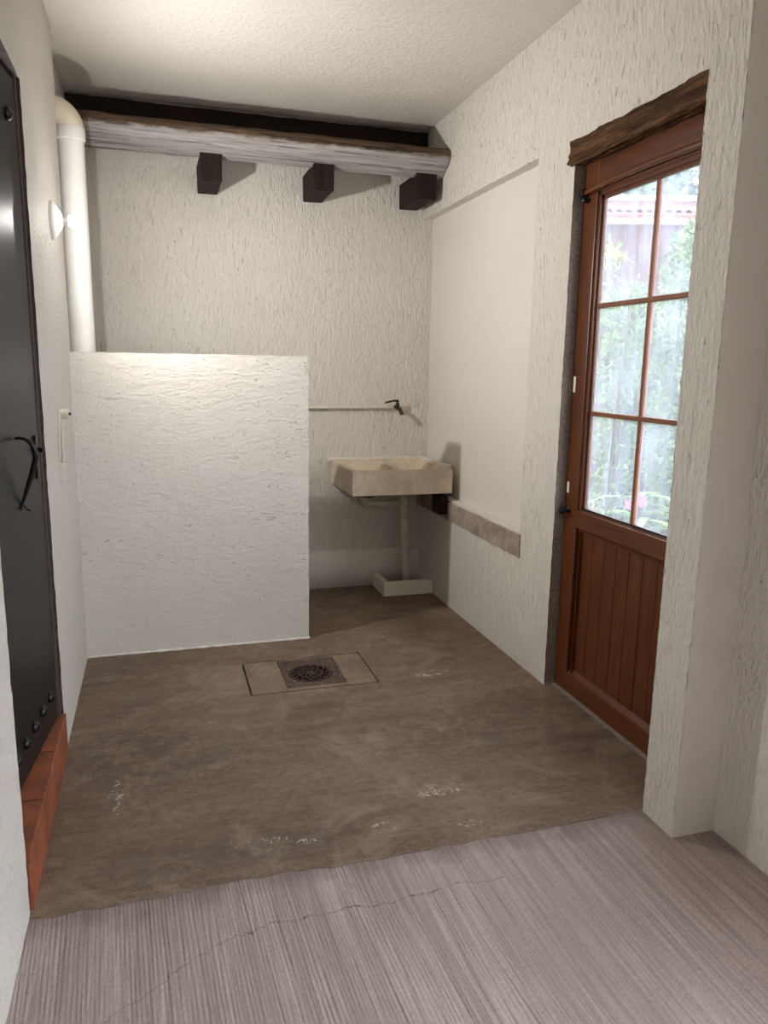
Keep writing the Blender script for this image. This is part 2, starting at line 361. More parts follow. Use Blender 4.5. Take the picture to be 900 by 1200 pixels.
def tag(o, label, cat=None, group=None, kind=None):
    o['label'] = label
    if cat: o['category'] = cat
    if group: o['group'] = group
    if kind: o['kind'] = kind
    return o
def thing(name, label, cat, loc=(0, 0, 0), group=None, kind=None):
    o = bpy.data.objects.new(name, None); C.objects.link(o); o.location = loc; o.empty_display_size = 0.1
    return tag(o, label, cat, group, kind)

def lines(a, b, step, extra=()):
    ks = sorted(set([a, b] + [e for e in extra if a < e < b])); out = []
    for p, q in zip(ks, ks[1:]):
        n = max(1, round((q - p) / step)); out += [p + (q - p) * i / n for i in range(n)]
    return out + [b]

def sheet(us, vs, pt, amp, holes=(), edge_jit=0.0, nscale=14.0, cut=(), stretch=(1, 1, 1)):
    """gridded rough surface. pt(u, v, d) -> 3D with d = depth behind the surface.
    holes: (u0, u1, v0, v1, depth, sides) leaves the cells out and returns reveal faces too."""
    front = MB(); reveals = [MB() for _ in holes]; idx = {}
    def pos(u, v, d=0.0, edge=False):
        p = Vector(pt(u, v, 0)); q = Vector((p.x * stretch[0], p.y * stretch[1], p.z * stretch[2])) * nscale
        n = noise.noise(q) * 0.6 + noise.noise(q * 2.7) * 0.4
        du = dv = 0.0
        if edge: du = noise.noise(q * 2.1 + Vector((9, 1, 4))) * edge_jit; dv = noise.noise(q * 2.1 + Vector((2, 7, 7))) * edge_jit
        return pt(u + du, v + dv, -n * amp)
    def on_edge(u, v):
        for h in holes:
            if (h[0] - 1e-6 <= u <= h[1] + 1e-6) and (h[2] - 1e-6 <= v <= h[3] + 1e-6): return True
        for ax, val in cut:
            if abs((u if ax == 'u' else v) - val) < 1e-6: return True
        return False
    for i, u in enumerate(us):
        for j, v in enumerate(vs):
            idx[i, j] = len(front.v); front.v.append(tuple(pos(u, v, 0, on_edge(u, v))))
    def in_hole(u, v):
        for k, h in enumerate(holes):
            if h[0] < u < h[1] and h[2] < v < h[3]: return k
        return -1
    hid = {}
    for i in range(len(us) - 1):
        for j in range(len(vs) - 1): hid[i, j] = in_hole((us[i] + us[i + 1]) / 2, (vs[j] + vs[j + 1]) / 2)
    for (i, j), k in hid.items():
        if k < 0: front.f.append((idx[i, j], idx[i + 1, j], idx[i + 1, j + 1], idx[i, j + 1])); continue
        for (a, b, ni, nj) in (((i, j), (i + 1, j), i, j - 1), ((i, j + 1), (i + 1, j + 1), i, j + 1), ((i, j), (i, j + 1), i - 1, j), ((i + 1, j), (i + 1, j + 1), i + 1, j)):
            if hid.get((ni, nj), -2) == -1:
                p, q = front.v[idx[a]], front.v[idx[b]]; dp = holes[k][4]
                off = Vector(pt(0, 0, dp)) - Vector(pt(0, 0, 0))
                reveals[k].add([p, q, tuple(Vector(q) + off), tuple(Vector(p) + off)], [(0, 1, 2, 3)])
    return front, reveals

def structure(o, label): return tag(o, label, kind='structure')

# ------------------------------------------------------------------ room dimensions (metres)
XL, XR, YB, ZC = -0.39, 1.75, 4.93, 3.0
Y0 = -2.2

# floor: ribbed slab with a smooth screed laid over its far half
flb = MB().box(-0.9, 2.02, Y0 - 0.1, 2.09, -0.12, -0.014)
rxs = lines(-0.46, 1.80, 0.0022); rys = lines(Y0 - 0.1, 0.9, 0.3)[:-1] + lines(0.9, 2.09, 0.035)
for x in rxs:
    for y in rys:
        xr = x + 0.06 * (y - 1.5)
        h = 0.5 * math.sin(xr * 570 + 5.0 * noise.noise(Vector((xr * 9, y * 0.8, 2)))) + 1.1 * noise.noise(Vector((xr * 190, y * 2.6, 5)))
        worn = min(1.0, max(0.0, (x + 0.35 * noise.noise(Vector((x * 3, y * 3, 8))) - 0.95) / 0.4))
        flb.v.append((x, y, -0.0075 + 0.0017 * h * (1 - 0.85 * worn)))
n0 = 8; ny = len(rys)
for i in range(len(rxs) - 1):
    for k in range(ny - 1): flb.f.append((n0 + i * ny + k, n0 + (i + 1) * ny + k, n0 + (i + 1) * ny + k + 1, n0 + i * ny + k + 1))
fl = flb.build('floor', 'floor_ribbed', smooth='auto')
MB().box(-0.9, 2.02, 2.09, 5.05, -0.35, -0.26).build('sub_slab', 'floor_ribbed', fl)
structure(fl, 'ribbed grey broom-finished concrete slab in front of the smooth screed')
DX0, DX1, DY0, DY1 = 0.366, 0.988, 3.270, 3.672     # drain cover opening
def pt_floor(u, v, d): return (u, v, -d)
us = lines(-0.60, 1.80, 0.03, (DX0, DX1)); vsn = lines(2.01, 5.0, 0.03, (DY0, DY1))
fr, rv = sheet(us, vsn, pt_floor, 0.0012, [(DX0, DX1, DY0, DY1, 0.045, '')], 0.006, 8, cut=(('v', 2.01),))
for i, p in enumerate(fr.v):           # wavering front edge of the screed
    if abs(p[1] - 2.01) < 0.02:
        x = p[0]; fr.v[i] = (x, 2.005 + 0.03 * noise.noise(Vector((x * 2.3, 0, 3))) + 0.012 * noise.noise(Vector((x * 14, 1, 3))), -0.0058)
    elif p[1] < 2.06: fr.v[i] = (p[0], p[1] + 0.01, p[2] - 0.001)
fs = MB(); fs.v = fr.v; fs.f = fr.f
so = fs.build('floor_screed', 'floor_smooth', smooth=True); structure(so, 'smooth brown stained concrete floor around the drain cover')
rv[0].build('drain_recess', 'cover', so)
MB().box(DX0 - 0.02, 0.56, DY0 - 0.02, DY1 + 0.02, -0.06, -0.045).box(0.82, DX1 + 0.02, DY0 - 0.02, DY1 + 0.02, -0.06, -0.045).box(0.56, 0.82, DY0 - 0.02, 3.34, -0.06, -0.045).box(0.56, 0.82, 3.60, DY1 + 0.02, -0.06, -0.045).build('recess_bed', 'cover', so)

# ceiling
us = lines(-0.9, 2.05, 0.06); vsn = lines(Y0 - 0.1, 5.0, 0.06)
fr, _ = sheet(us, vsn, lambda u, v, d: (u, v, ZC + d), 0.006, nscale=5)
ce = fr.build('ceiling', 'stipple', smooth=True); structure(ce, 'white stippled plaster ceiling above the grey beam')
MB().box(-0.9, 2.1, Y0 - 0.1, 5.1, ZC + 0.02, ZC + 0.15).build('roof_slab', 'smooth', ce)

# back wall with a thick plaster foot
fr, _ = sheet(lines(-0.75, 1.95, 0.022), lines(-0.03, 3.03, 0.025), lambda u, v, d: (u, YB + d, v), 0.004, nscale=22, stretch=(1, 1, 0.4))
wb = fr.build('wall_back', 'drip', smooth=True); structure(wb, 'white drip-textured back wall behind the concrete sink')
MB().box(-0.8, 2.0, YB + 0.02, YB + 0.15, -0.1, 3.1).build('wall_core', 'smooth', wb)
mb = MB(); prof = [(4.95, -0.02), (4.868, -0.02), (4.872, 0.14), (4.882, 0.20), (4.915, 0.245), (4.95, 0.26)]
xs = lines(0.0, 1.80, 0.04)
for x in xs:
    mb.v += [(x, y + 0.006 * noise.noise(Vector((x * 4, y * 30, z * 9))), z + 0.010 * noise.noise(Vector((x * 5, 3, z * 9))) * (z > 0)) for y, z in prof]
n = len(prof)
for i in range(len(xs) - 1):
    for k in range(n - 1): mb.f.append((i * n + k, (i + 1) * n + k, (i + 1) * n + k + 1, i * n + k + 1))
structure(mb.build('baseboard_back', 'smooth', smooth=True), 'thickened white plaster foot along the back wall under the sink')

# left wall with the steel door's opening
LH = (2.03, 2.945, -0.05, 2.42, 0.22, '')
fr, rv = sheet(lines(Y0 - 0.1, 4.03, 0.03, (2.03, 2.945)), lines(-0.05, 3.03, 0.03, (2.42,)), lambda u, v, d: (XL - d, u, v), 0.003, [LH], 0.006, 16, cut=(('u', 4.03),))
wl = fr.build('wall_left', 'grain', smooth=True); structure(wl, 'white grainy plaster wall beside the black steel door')
rv[0].build('door_reveal', 'dark_frame', wl)
MB().box(-0.75, -0.62, Y0 - 0.1, 5.1, -0.05, 3.1).build('wall_core', 'smooth', wl)
fr, _ = sheet(lines(4.03, 5.0, 0.03), lines(-0.03, 3.03, 0.03), lambda u, v, d: (-0.425 - d, u, v), 0.003, nscale=16)
fr.build('wall_recess', 'grain', wl, smooth=True)
fr, _ = sheet(lines(-0.5, XL, 0.02), lines(-0.03, 3.03, 0.03), lambda u, v, d: (u, 4.03 - d, v), 0.003, nscale=16)
fr.build('wall_return', 'grain', wl, smooth=True)

# right wall: door opening, shallow smooth recess, and a doorway behind the camera
RR = (3.365, 5.2, 0.685, 2.47, 0.06, '')
fr, rv = sheet(lines(1.92, 5.0, 0.022, (2.0, 3.035, 3.365)), lines(-0.05, 3.03, 0.025, (0.685, 2.40, 2.47)), lambda u, v, d: (XR + d, u, v), 0.003,
               [(2.0, 3.035, -0.06, 2.40, 0.15, ''), RR], 0.004, 34, stretch=(1, 1, 0.45))
wr = fr.build('wall_right', 'drip_rough', smooth=True); structure(wr, 'white drip-textured wall holding the glazed wooden door and a shallow recess')
rv[0].build('door_reveal', 'jamb', wr); rv[1].build('recess_edge', 'smooth', wr)
fr, _ = sheet(lines(3.30, 5.0, 0.05), lines(0.60, 2.56, 0.05), lambda u, v, d: (XR + 0.06 + d, u, v), 0.0015, nscale=5)
fr.build('recess_panel', 'smooth', wr, smooth=True)
mb = MB().box(1.86, 1.90, 3.04, 5.1, -0.1, 3.1).box(1.86, 1.90, 1.84, 3.1, 2.46, 3.1).box(1.86, 1.90, 1.15, 2.0, -0.1, 3.1)
mb.build('wall_core', 'smooth', wr)
# near stretch of the right wall
fr, rv = sheet(lines(Y0 - 0.1, 1.95, 0.03, (-1.5, 0.80)), lines(-0.05, 3.03, 0.03, (2.25,)), lambda u, v, d: (1.735 + d, u, v), 0.004, [(-1.5, 0.80, -0.06, 2.25, 0.27, '')], 0.006, 22, stretch=(1, 1, 0.45))
wn = fr.build('wall_right_near', 'drip_rough', smooth=True); structure(wn, 'white drip-textured wall in front of the rough pier')
rv[0].build('doorway_right_offscreen', 'smooth', wn)   # open doorway: the sky reaches the front floor through it
MB().box(1.86, 2.0, Y0 - 0.1, 1.15, 2.3, 3.1).box(1.86, 2.0, Y0 - 0.1, -1.5, -0.1, 3.1).box(1.86, 2.0, 0.80, 1.15, -0.1, 2.3).build('wall_core', 'smooth', wn)
# front wall behind the camera
fr, _ = sheet(lines(-0.7, 2.0, 0.1), lines(-0.05, 3.05, 0.1), lambda u, v, d: (u, Y0 - d, v), 0.004)
structure(fr.build('wall_front', 'grain', smooth=True), 'white plaster wall closing the passage behind the viewer')

# pier
PX, PY0, PY1 = 1.572, 1.845, 2.003
a, _ = sheet(lines(PY0, PY1, 0.012), lines(-0.03, 3.03, 0.014), lambda u, v, d: (PX + d, u, v), 0.003, nscale=40, stretch=(1, 1, 0.6), edge_jit=0.006, cut=(('u', PY0), ('u', PY1)))
b, _ = sheet(lines(PX, 1.85, 0.014), lines(-0.03, 3.03, 0.014), lambda u, v, d: (u, PY0 + d, v), 0.003, nscale=40, stretch=(1, 1, 0.6), edge_jit=0.005, cut=(('u', PX),))
c, _ = sheet(lines(PX, 1.85, 0.03), lines(-0.03, 3.03, 0.014), lambda u, v, d: (u, PY1 - d, v), 0.003, nscale=40, stretch=(1, 1, 0.6), edge_jit=0.005, cut=(('u', PX),))
mb = MB()
for q in (a, b, c): mb.add(q.v, q.f)
me_p = mb.build('wall_pier', 'drip_rough', smooth='auto'); structure(me_p, 'white rough-textured pier standing beside the glazed wooden door')
me_p.data.materials.append(MT['pier_face'])
for p in me_p.data.polygons:
    if abs(p.normal.y) > 0.75 and p.center.y < 1.9: p.material_index = 1

# half-height partition
PXR, PYF, PYK, PZ = 0.774, 3.95, 4.065, 1.552
g = 0.02
F1, _ = sheet(lines(XL - 0.02, PXR, g), lines(-0.01, PZ, g), lambda u, v, d: (u, PYF + d, v), 0.0025, nscale=10, edge_jit=0.004, cut=(('u', PXR), ('v', PZ)))
F2, _ = sheet(lines(XL - 0.02, PXR, g), lines(-0.01, PZ, g), lambda u, v, d: (u, PYK - d, v), 0.0025, nscale=10, edge_jit=0.004, cut=(('u', PXR), ('v', PZ)))
mb = MB(); mb.add(F1.v, F1.f); mb.add(F2.v, F2.f)
nu, nv = len(lines(XL - 0.02, PXR, g)), len(lines(-0.01, PZ, g))
o2 = len(F1.v)
for j in range(nv - 1):
    a0 = (nu - 1) * nv + j; mb.f.append((a0, a0 + 1, o2 + a0 + 1, o2 + a0))
for i in range(nu - 1):
    a0 = i * nv + nv - 1; b0 = (i + 1) * nv + nv - 1; mb.f.append((a0, b0, o2 + b0, o2 + a0))
structure(mb.build('wall_partition', 'trowel', smooth='auto'), 'half-height white trowelled partition wall in front of the white downpipe')

mb = MB(); xs = lines(XL, PXR + 0.004, 0.012)
for x in xs:
    k = 0.75 + 0.7 * noise.noise(Vector((x * 23, 5, 1)))
    mb.v += [(x, PYF + 0.004, -0.002), (x, PYF - 0.014 * k, 0.0005), (x, PYF - 0.006 * k, 0.006 * k), (x, PYF + 0.004, 0.013 * k)]
for i in range(len(xs) - 1):
    for k in range(3): mb.f.append((i * 4 + k, i * 4 + k + 1, i * 4 + k + 5, i * 4 + k + 4))
structure(mb.build('baseboard_partition', 'smooth', smooth=True), 'thin ragged white plaster bead at the foot of the half-height partition')

# ------------------------------------------------------------------ glazed wooden door (right)
d1 = thing('door_1', 'varnished brown wooden door with six glass panes and plank panel', None, (1.82, 2.52, 0), kind='structure')
DXF, DXB = 1.800, 1.845          # front and back of the leaf
DA, DB = 2.02, 3.032             # leaf in Y
GA, GB = 2.195, 2.893            # glass in Y
ZT, ZG1, ZG0, ZP1, ZP0 = 2.40, 2.205, 0.893, 0.800, 0.105
MB().box(DXF, DXB, 2.925, DB, 0.012, ZT, 0.004).build('stile', 'doorwood_v', d1)
MB().box(DXF, DXB, DA, 2.165, 0.012, ZT, 0.004).build('stile', 'doorwood_v', d1)
MB().box(DXF + 0.001, DXB, 2.16, 2.93, ZG1 + 0.03, ZT, 0.004).build('top_rail', 'doorwood_h', d1)
MB().box(DXF + 0.001, DXB, 2.16, 2.93, ZP1, ZG0 - 0.012, 0.004).build('middle_rail', 'doorwood_h', d1)
MB().box(DXF + 0.001, DXB, 2.16, 2.93, 0.012, ZP0, 0.004).build('bottom_rail', 'doorwood_h', d1)
# stepped beads round the glass
for k, (off, dep) in enumerate(((0.030, 0.008), (0.016, 0.018))):
    mb = MB(); i0 = off; i1 = 0 if k else 0.014
    ya, yb, za, zb = GA - i0, GB + i0, ZG0 - i0 * 0.45, ZG1 + i0
    x0, x1 = DXF + dep, DXB - 0.008
    w = i0 - i1
    mb.box(x0, x1, yb - w, yb + 0.004, za, zb, 0.002).box(x0, x1, ya - 0.004, ya + w, za, zb, 0.002).box(x0, x1, ya, yb, zb - w, zb + 0.004, 0.002).box(x0, x1, ya, yb, za - 0.004, za + w * 0.45, 0.002)
    mb.build('glazing_bead', 'doorwood_v', d1)
rows = [ZG0, 1.318, 1.772, ZG1]; cols = [GA, 2.545, GB]
for zc in rows[1:-1]: MB().box(DXF + 0.016, DXF + 0.040, GA, GB, zc - 0.010, zc + 0.010, 0.004).build('glazing_bar', 'muntin', d1)
for za, zb in zip(rows, rows[1:]): MB().box(DXF + 0.018, DXF + 0.040, cols[1] - 0.010, cols[1] + 0.010, za, zb, 0.004).build('glazing_bar', 'muntin', d1)
for za, zb in zip(rows, rows[1:]):
    for ya, yb in zip(cols, cols[1:]): MB().box(DXF + 0.026, DXF + 0.030, ya, yb, za, zb).build('glass_pane', 'glass', d1)
MB().box(DXF + 0.012, DXF + 0.017, GA, GB, ZG0 - 0.002, ZG0 + 0.003).build('gasket', 'gasket', d1)
# lower panel of planks
npk = 8; pw = (2.905 - 2.175) / npk
for i in range(npk):
    y = 2.175 + pw * i; MB().box(DXF + 0.022, DXB - 0.006, y + 0.0015, y + pw - 0.0015, ZP0 - 0.01, ZP1 + 0.01, 0.003).build('plank', 'doorwood_v', d1)
for (ya, yb, za, zb, m) in ((2.895, 2.93, ZP0, ZP1, 'doorwood_v'), (2.16, 2.19, ZP0, ZP1, 'doorwood_v'), (2.16, 2.93, ZP1 - 0.014, ZP1, 'doorwood_h'), (2.16, 2.93, ZP0, ZP0 + 0.022, 'doorwood_h')):
    MB().prism([(0.008, 0), (0.022, 0), (0.022, 1)], 0, 1, lambda u, v, d: (DXF + u, ya + (yb - ya) * (v if m == 'doorwood_v' and ya > 2.5 else (1 - v if m == 'doorwood_v' else d)), za + (zb - za) * (d if m == 'doorwood_v' else (v if za < 0.5 and False else v)))).build('panel_moulding', m, d1)
# arched round bar along the top rail and its end bolt
pts = [(DXF - 0.014, 3.005 - 0.95 * t, 2.243 + 0.014 * math.sin(PI * t)) for t in [i / 20 for i in range(21)]]
ar = MB().tube(pts, 0.012, 10).build('arched_bar', 'doorwood_h', d1, smooth=True)
MB().lathe([(0.018, -0.012), (0.020, 0), (0.018, 0.014)], (DXF - 0.014, 3.006, 2.243), (0, 1, 0), 12).build('bar_end', 'iron', ar, smooth='auto')
MB().lathe([(0.010, 0), (0.010, 0.03), (0.004, 0.034)], (DXF + 0.002, 2.99, 2.212), (-1, 0, 0), 10).build('bolt', 'iron', d1, smooth='auto')
kn = MB().lathe([(0.016, 0), (0.016, 0.006), (0.008, 0.010), (0.008, 0.024), (0.017, 0.030), (0.019, 0.040), (0.013, 0.048)], (DXF + 0.002, 2.995, 0.872), (-1, 0, 0), 16).build('door_knob', 'iron', d1, smooth='auto')
for z0, z1 in ((1.405, 1.475), (0.950, 1.000)):
    MB().box(DXF - 0.003, DXF + 0.004, 3.0, 3.016, z0, z1, 0.001).build('strike_tag', 'white_sticker', d1)
MB().box(1.79, 1.94, 2.0, 3.04, -0.03, 0.004).build('door_sill', 'jamb', wr)

# rough timber lintel
def rough_bar(name, mat, x0, x1, y0, y1, z0, z1, axis, amp, step=0.02, ns=6, parent=None, cham=0.0, pstep=0.025, ac=22):
    """timber with a hewn, wavering surface; long axis 0 = X, 1 = Y"""
    L0, L1 = (x0, x1) if axis == 0 else (y0, y1); ts = lines(L0, L1, step)
    a0, a1 = (y0, y1) if axis == 0 else (x0, x1)
    c = cham or 0.006
    base = [(a0 + c, z0), (a1 - c, z0), (a1, z0 + c), (a1, z1 - c), (a1 - c, z1), (a0 + c, z1), (a0, z1 - c), (a0, z0 + c)]
    prof = []
    for (p, q) in zip(base, base[1:] + base[:1]):
        m = max(1, round(math.dist(p, q) / pstep)); prof += [(p[0] + (q[0] - p[0]) * i / m, p[1] + (q[1] - p[1]) * i / m) for i in range(m)]
    n = len(prof); mb = MB()
    for t in ts:
        for (a, z) in prof:
            ca, cz = a - (a0 + a1) / 2, z - (z0 + z1) / 2
            k = 1 + amp * (noise.noise(Vector((t * ns, a * ac, z * ac))) + 0.6 * noise.noise(Vector((t * ns * 4, a * ac * 2, z * ac * 2))))
            a_, z_ = (a0 + a1) / 2 + ca * k, (z0 + z1) / 2 + cz * k
            mb.v.append((t, a_, z_) if axis == 0 else (a_, t, z_))
    for i in range(len(ts) - 1):
        for k in range(n): mb.f.append((i * n + k, i * n + (k + 1) % n, (i + 1) * n + (k + 1) % n, (i + 1) * n + k))
    mb.f.append(tuple(range(n))); mb.f.append(tuple(range((len(ts) - 1) * n, len(ts) * n)))
    return mb.build(name, mat, parent, smooth='auto')
lt = rough_bar('timber_lintel', 'lintel', 1.736, 1.90, 1.98, 3.062, 2.360, 2.458, 1, 0.13, 0.010, 6.0, pstep=0.006, ac=58)
tag(lt, 'rough-hewn brown timber lintel above the glazed wooden door', 'lintel')

# ------------------------------------------------------------------ black steel door (left)
d2 = thing('door_2', 'black steel door with wrought-iron handle and domed rivets', None, (-0.44, 2.5, 0.165), kind='structure')
NA, NB = Vector((-0.489, 2.035, 0)), Vector((-0.405, 2.905, 0))    # hinge side, latch side
dt_ = (NB - NA).normalized(); dn_ = Vector((dt_.y, -dt_.x, 0))      # normal towards the room
DL = (NB - NA).length
def dp(s, z, o=0.0): q = NA + dt_ * s + dn_ * o; return (q.x, q.y, z)
def dbox(mb, s0, s1, z0, z1, o0, o1):
    return mb.add([dp(s0, z0, o0), dp(s1, z0, o0), dp(s1, z0, o1), dp(s0, z0, o1), dp(s0, z1, o0), dp(s1, z1, o0), dp(s1, z1, o1), dp(s0, z1, o1)],
                  [(0, 3, 2, 1), (4, 5, 6, 7), (0, 1, 5, 4), (1, 2, 6, 5), (2, 3, 7, 6), (3, 0, 4, 7)])
dbox(MB(), 0.0, DL, 0.172, 2.405, -0.04, 0).build('door_leaf', 'black_metal', d2, bevel=0.003)
# fixed frame strip between leaf and wall
MB().box(-0.46, -0.400, 2.914, 2.944, 0.165, 2.42, 0.003).build('door_frame', 'dark_frame', d2)
for sY, z in ((2.360, 0.285), (2.470, 0.288), (2.580, 0.291), (2.690, 0.294), (2.800, 0.297)):
    s = (sY - NA.y) / dt_.y
    MB().lathe([(0.021, 0), (0.021, 0.004), (0.018, 0.011), (0.011, 0.017), (0.001, 0.019)], dp(s, z), dn_, 16).build('rivet', 'iron', d2, smooth=True)
for sY, z in ((2.800, 2.27),):
    s = (sY - NA.y) / dt_.y
    MB().lathe([(0.021, 0), (0.021, 0.004), (0.018, 0.011), (0.011, 0.017), (0.001, 0.019)], dp(s, z), dn_, 16).build('rivet', 'iron', d2, smooth=True)
# wrought handle: hook that bows out from the leaf and ends in a split tail
sh = (2.60 - NA.y) / dt_.y
hp = []
for t in [i / 18 for i in range(19)]:
    z = 1.262 + 0.012 * math.sin(PI * min(1, t * 3)) - 0.215 * t ** 1.35
    o = 0.004 + 0.062 * (math.sin(PI * min(1.0, t * 1.0)) if t > 0.36 else math.sin(PI * 0.5 * min(1, t / 0.36)) * math.sin(PI * 0.36) + 0.0) 
    if t > 0.36: o = 0.004 + 0.0565 * (1 - ((t - 0.36) / 0.64) ** 1.3)
    hp.append(dp(sh + 0.03 * t, z, o))
hd = MB().tube(hp, [0.005 + 0.004 * math.sin(PI * i / 18) for i in range(19)], 8).build('door_handle', 'iron', d2, smooth=True)
e = Vector(hp[-1]); mb = MB(); mb.tube([e, e + Vector((0.012, 0.0, -0.018)), e + Vector((0.022, 0, -0.024))], 0.004, 6); mb.tube([e, e + Vector((-0.002, -0.006, -0.020))], 0.004, 6)
mb.build('handle_tail', 'iron', hd)
sl = (2.845 - NA.y) / dt_.y
dbox(MB(), sl - 0.012, sl + 0.012, 1.10, 1.25, 0, 0.008).build('lock_plate', 'iron', d2)
MB().lathe([(0.009, 0), (0.009, 0.02), (0.004, 0.022)], dp(sl, 1.20, 0.008), dn_, 10).build('lock_cylinder', 'iron', d2, smooth='auto')

# terracotta step under the steel door
ds = thing('door_step', 'terracotta tiled step under the black steel door', 'step', (-0.42, 2.5, 0))
MB().box(-0.60, XL - 0.004, 2.035, 2.94, -0.01, 0.148).build('step_core', 'grout', ds)
js = [2.035, 2.335, 2.64, 2.945]
for y0, y1 in zip(js, js[1:]):
    MB().box(-0.60, XL + 0.010, y0 + 0.005, y1 - 0.005, 0.148, 0.166, 0.005).build('tile', 'tile', ds)
    MB().box(XL - 0.003, XL + 0.009, y0 + 0.005, y1 - 0.005, -0.004, 0.146, 0.004).build('tile', 'tile', ds)

# ------------------------------------------------------------------ beam, corbels, dark timber added in the gap
bmp = MB(); prof = [(4.482, 2.752), (4.492, 2.775), (4.515, 2.795), (4.56, 2.805), (4.64, 2.805), (4.66, 2.78), (4.66, 2.70), (4.645, 2.648), (4.60, 2.660), (4.565, 2.676), (4.535, 2.693), (4.51, 2.712), (4.490, 2.732)]
xs = lines(-0.47, 1.745, 0.02); n = len(prof)
for x in xs:
    for (y, z) in prof:
        k = noise.noise(Vector((x * 2.5, y * 25, z * 25))) * 0.007 + noise.noise(Vector((x * 9, y * 60, z * 60))) * 0.006
        top = z > 2.765; bot = z < 2.68
        dz = (noise.noise(Vector((x * 6, 3, 1))) * 0.006 if top else (noise.noise(Vector((x * 1.6, 8, 1))) * 0.005 if bot else 0))
        bmp.v.append((x, y + k, z + dz + k * 0.3))
for i in range(len(xs) - 1):
    for k in range(n): bmp.f.append((i * n + k, i * n + (k + 1) % n, (i + 1) * n + (k + 1) % n, (i + 1) * n + k))
bmp.f.append(tuple(range(n))); bmp.f.append(tuple(range((len(xs) - 1) * n, len(xs) * n)))
be = bmp.build('ceiling_beam', 'beam', smooth='auto'); tag(be, 'long timber beam with peeling grey-white paint resting on three dark corbels', 'beam')
wp = rough_bar('added_gap_timber', 'dark_timber', -0.42, 1.74, 4.885, 4.935, 2.74, 2.984, 0, 0.04, 0.03, 5)  # invented timber: its dark colour deepens the shaded gap behind the beam
tag(wp, 'dark timber added to darken the gap along the top of the back wall behind the painted beam', 'timber')
for x0, x1, lab in ((0.290, 0.412, 'short dark timber corbel under the painted beam, closest to the white downpipe'), (0.935, 1.058, 'dark timber corbel under the middle of the painted beam'), (1.570, 1.700, 'dark timber corbel under the painted beam, against the recessed wall')):
    z0, z1 = 2.515, 2.664
    poly = [(x0, z1), (x0 + 0.002, z0 + 0.004), (x0 + 0.006, z0), (x1 - 0.006, z0 + 0.002), (x1 - 0.002, z0 + 0.006), (x1, z1)]
    mb = MB().prism(poly, 4.585, 4.96, lambda u, v, d: (u, d, v))
    tag(mb.build('corbel', 'black_timber', bevel=0.004), lab, 'corbel', 'corbels under the beam')

# ------------------------------------------------------------------ downpipe
px_, py_, pr_ = -0.342, 4.165, 0.060
dpipe = thing('downpipe', 'thick white downpipe with cream elbow standing behind the partition', 'pipe', (px_, py_, 0))
MB().tube([(px_, py_, 0.0), (px_, py_, 2.585)], pr_, 32).build('pipe', 'pvc_white', dpipe, smooth='auto')
MB().lathe([(pr_ + 0.001, 0), (pr_ + 0.007, 0.003), (pr_ + 0.007, 0.055), (pr_ + 0.003, 0.060)], (px_, py_, 2.552), (0, 0, 1), 32).build('collar', 'pvc_white', dpipe, smooth='auto')
arc = [(px_ - 0.085 * (1 - math.cos(a)), py_, 2.60 + 0.085 * math.sin(a)) for a in [PI / 2 * i / 12 for i in range(13)]] + [(px_ - 0.10, py_, 2.685)]
MB().tube([(px_, py_, 2.575)] + arc, pr_ + 0.004, 32).build('elbow', 'pvc_cream', dpipe, smooth='auto')

# ------------------------------------------------------------------ wall lamp
LX, LY, LZ = -0.283, 3.575, 2.085
lamp = thing('wall_lamp', 'bare glowing bulb in a white porcelain holder on the grainy wall', 'lamp', (XL, LY, LZ))
MB().lathe([(0.078, -0.006), (0.078, 0.008), (0.073, 0.014), (0.056, 0.026), (0.036, 0.038), (0.023, 0.046)], (XL, LY, LZ), (1, 0, 0), 32).build('lamp_holder', 'ceramic', lamp, smooth='auto')
MB().lathe([(0.015, 0.044), (0.016, 0.060), (0.020, 0.068)], (XL, LY, LZ), (1, 0, 0), 24).build('socket', 'ceramic', lamp, smooth='auto')
MB().lathe([(0.018, 0.066), (0.024, 0.078), (0.031, 0.094), (0.032, 0.098)], (XL, LY, LZ), (1, 0, 0), 24).build('bulb_globe', 'globe', lamp, smooth='auto')
bl = [(0.031 * math.cos(a), 0.098 + 0.008 * math.sin(a)) for a in [(PI / 2) * i / 10 for i in range(11)]]
MB().lathe(bl, (XL, LY, LZ), (1, 0, 0), 24).build('bulb', 'bulb', lamp, smooth=True)

# small fittings on the left wall
ft = thing('cable_fitting', 'small white round fitting with cable down to a little box on the grainy wall', 'electrical fitting', (XL, 3.42, 1.05))
MB().lathe([(0.019, -0.006), (0.020, 0.0), (0.020, 0.034), (0.016, 0.037)], (XL, 3.425, 1.288), (1, 0, 0), 20).build('round_cap', 'plastic', ft, smooth='auto')
MB().lathe([(0.006, 0), (0.006, 0.010)], (XL + 0.036, 3.425, 1.288), (1, 0, 0), 10).build('cap_screw', 'iron', ft)
MB().tube([(XL + 0.004, 3.428, 1.275), (XL + 0.006, 3.42, 1.2), (XL + 0.006, 3.40, 1.08)], 0.004, 8).build('cable', 'plastic', ft, smooth=True)
MB().tube([(XL + 0.004, 3.39, 1.285), (XL + 0.010, 3.33, 1.25), (XL + 0.006, 3.30, 1.18), (XL + 0.006, 3.31, 1.08)], 0.003, 8).build('cable', 'plastic', ft, smooth=True)
MB().box(XL - 0.004, XL + 0.024, 3.29, 3.34, 1.02, 1.092, 0.003).build('junction_box', 'plastic', ft)

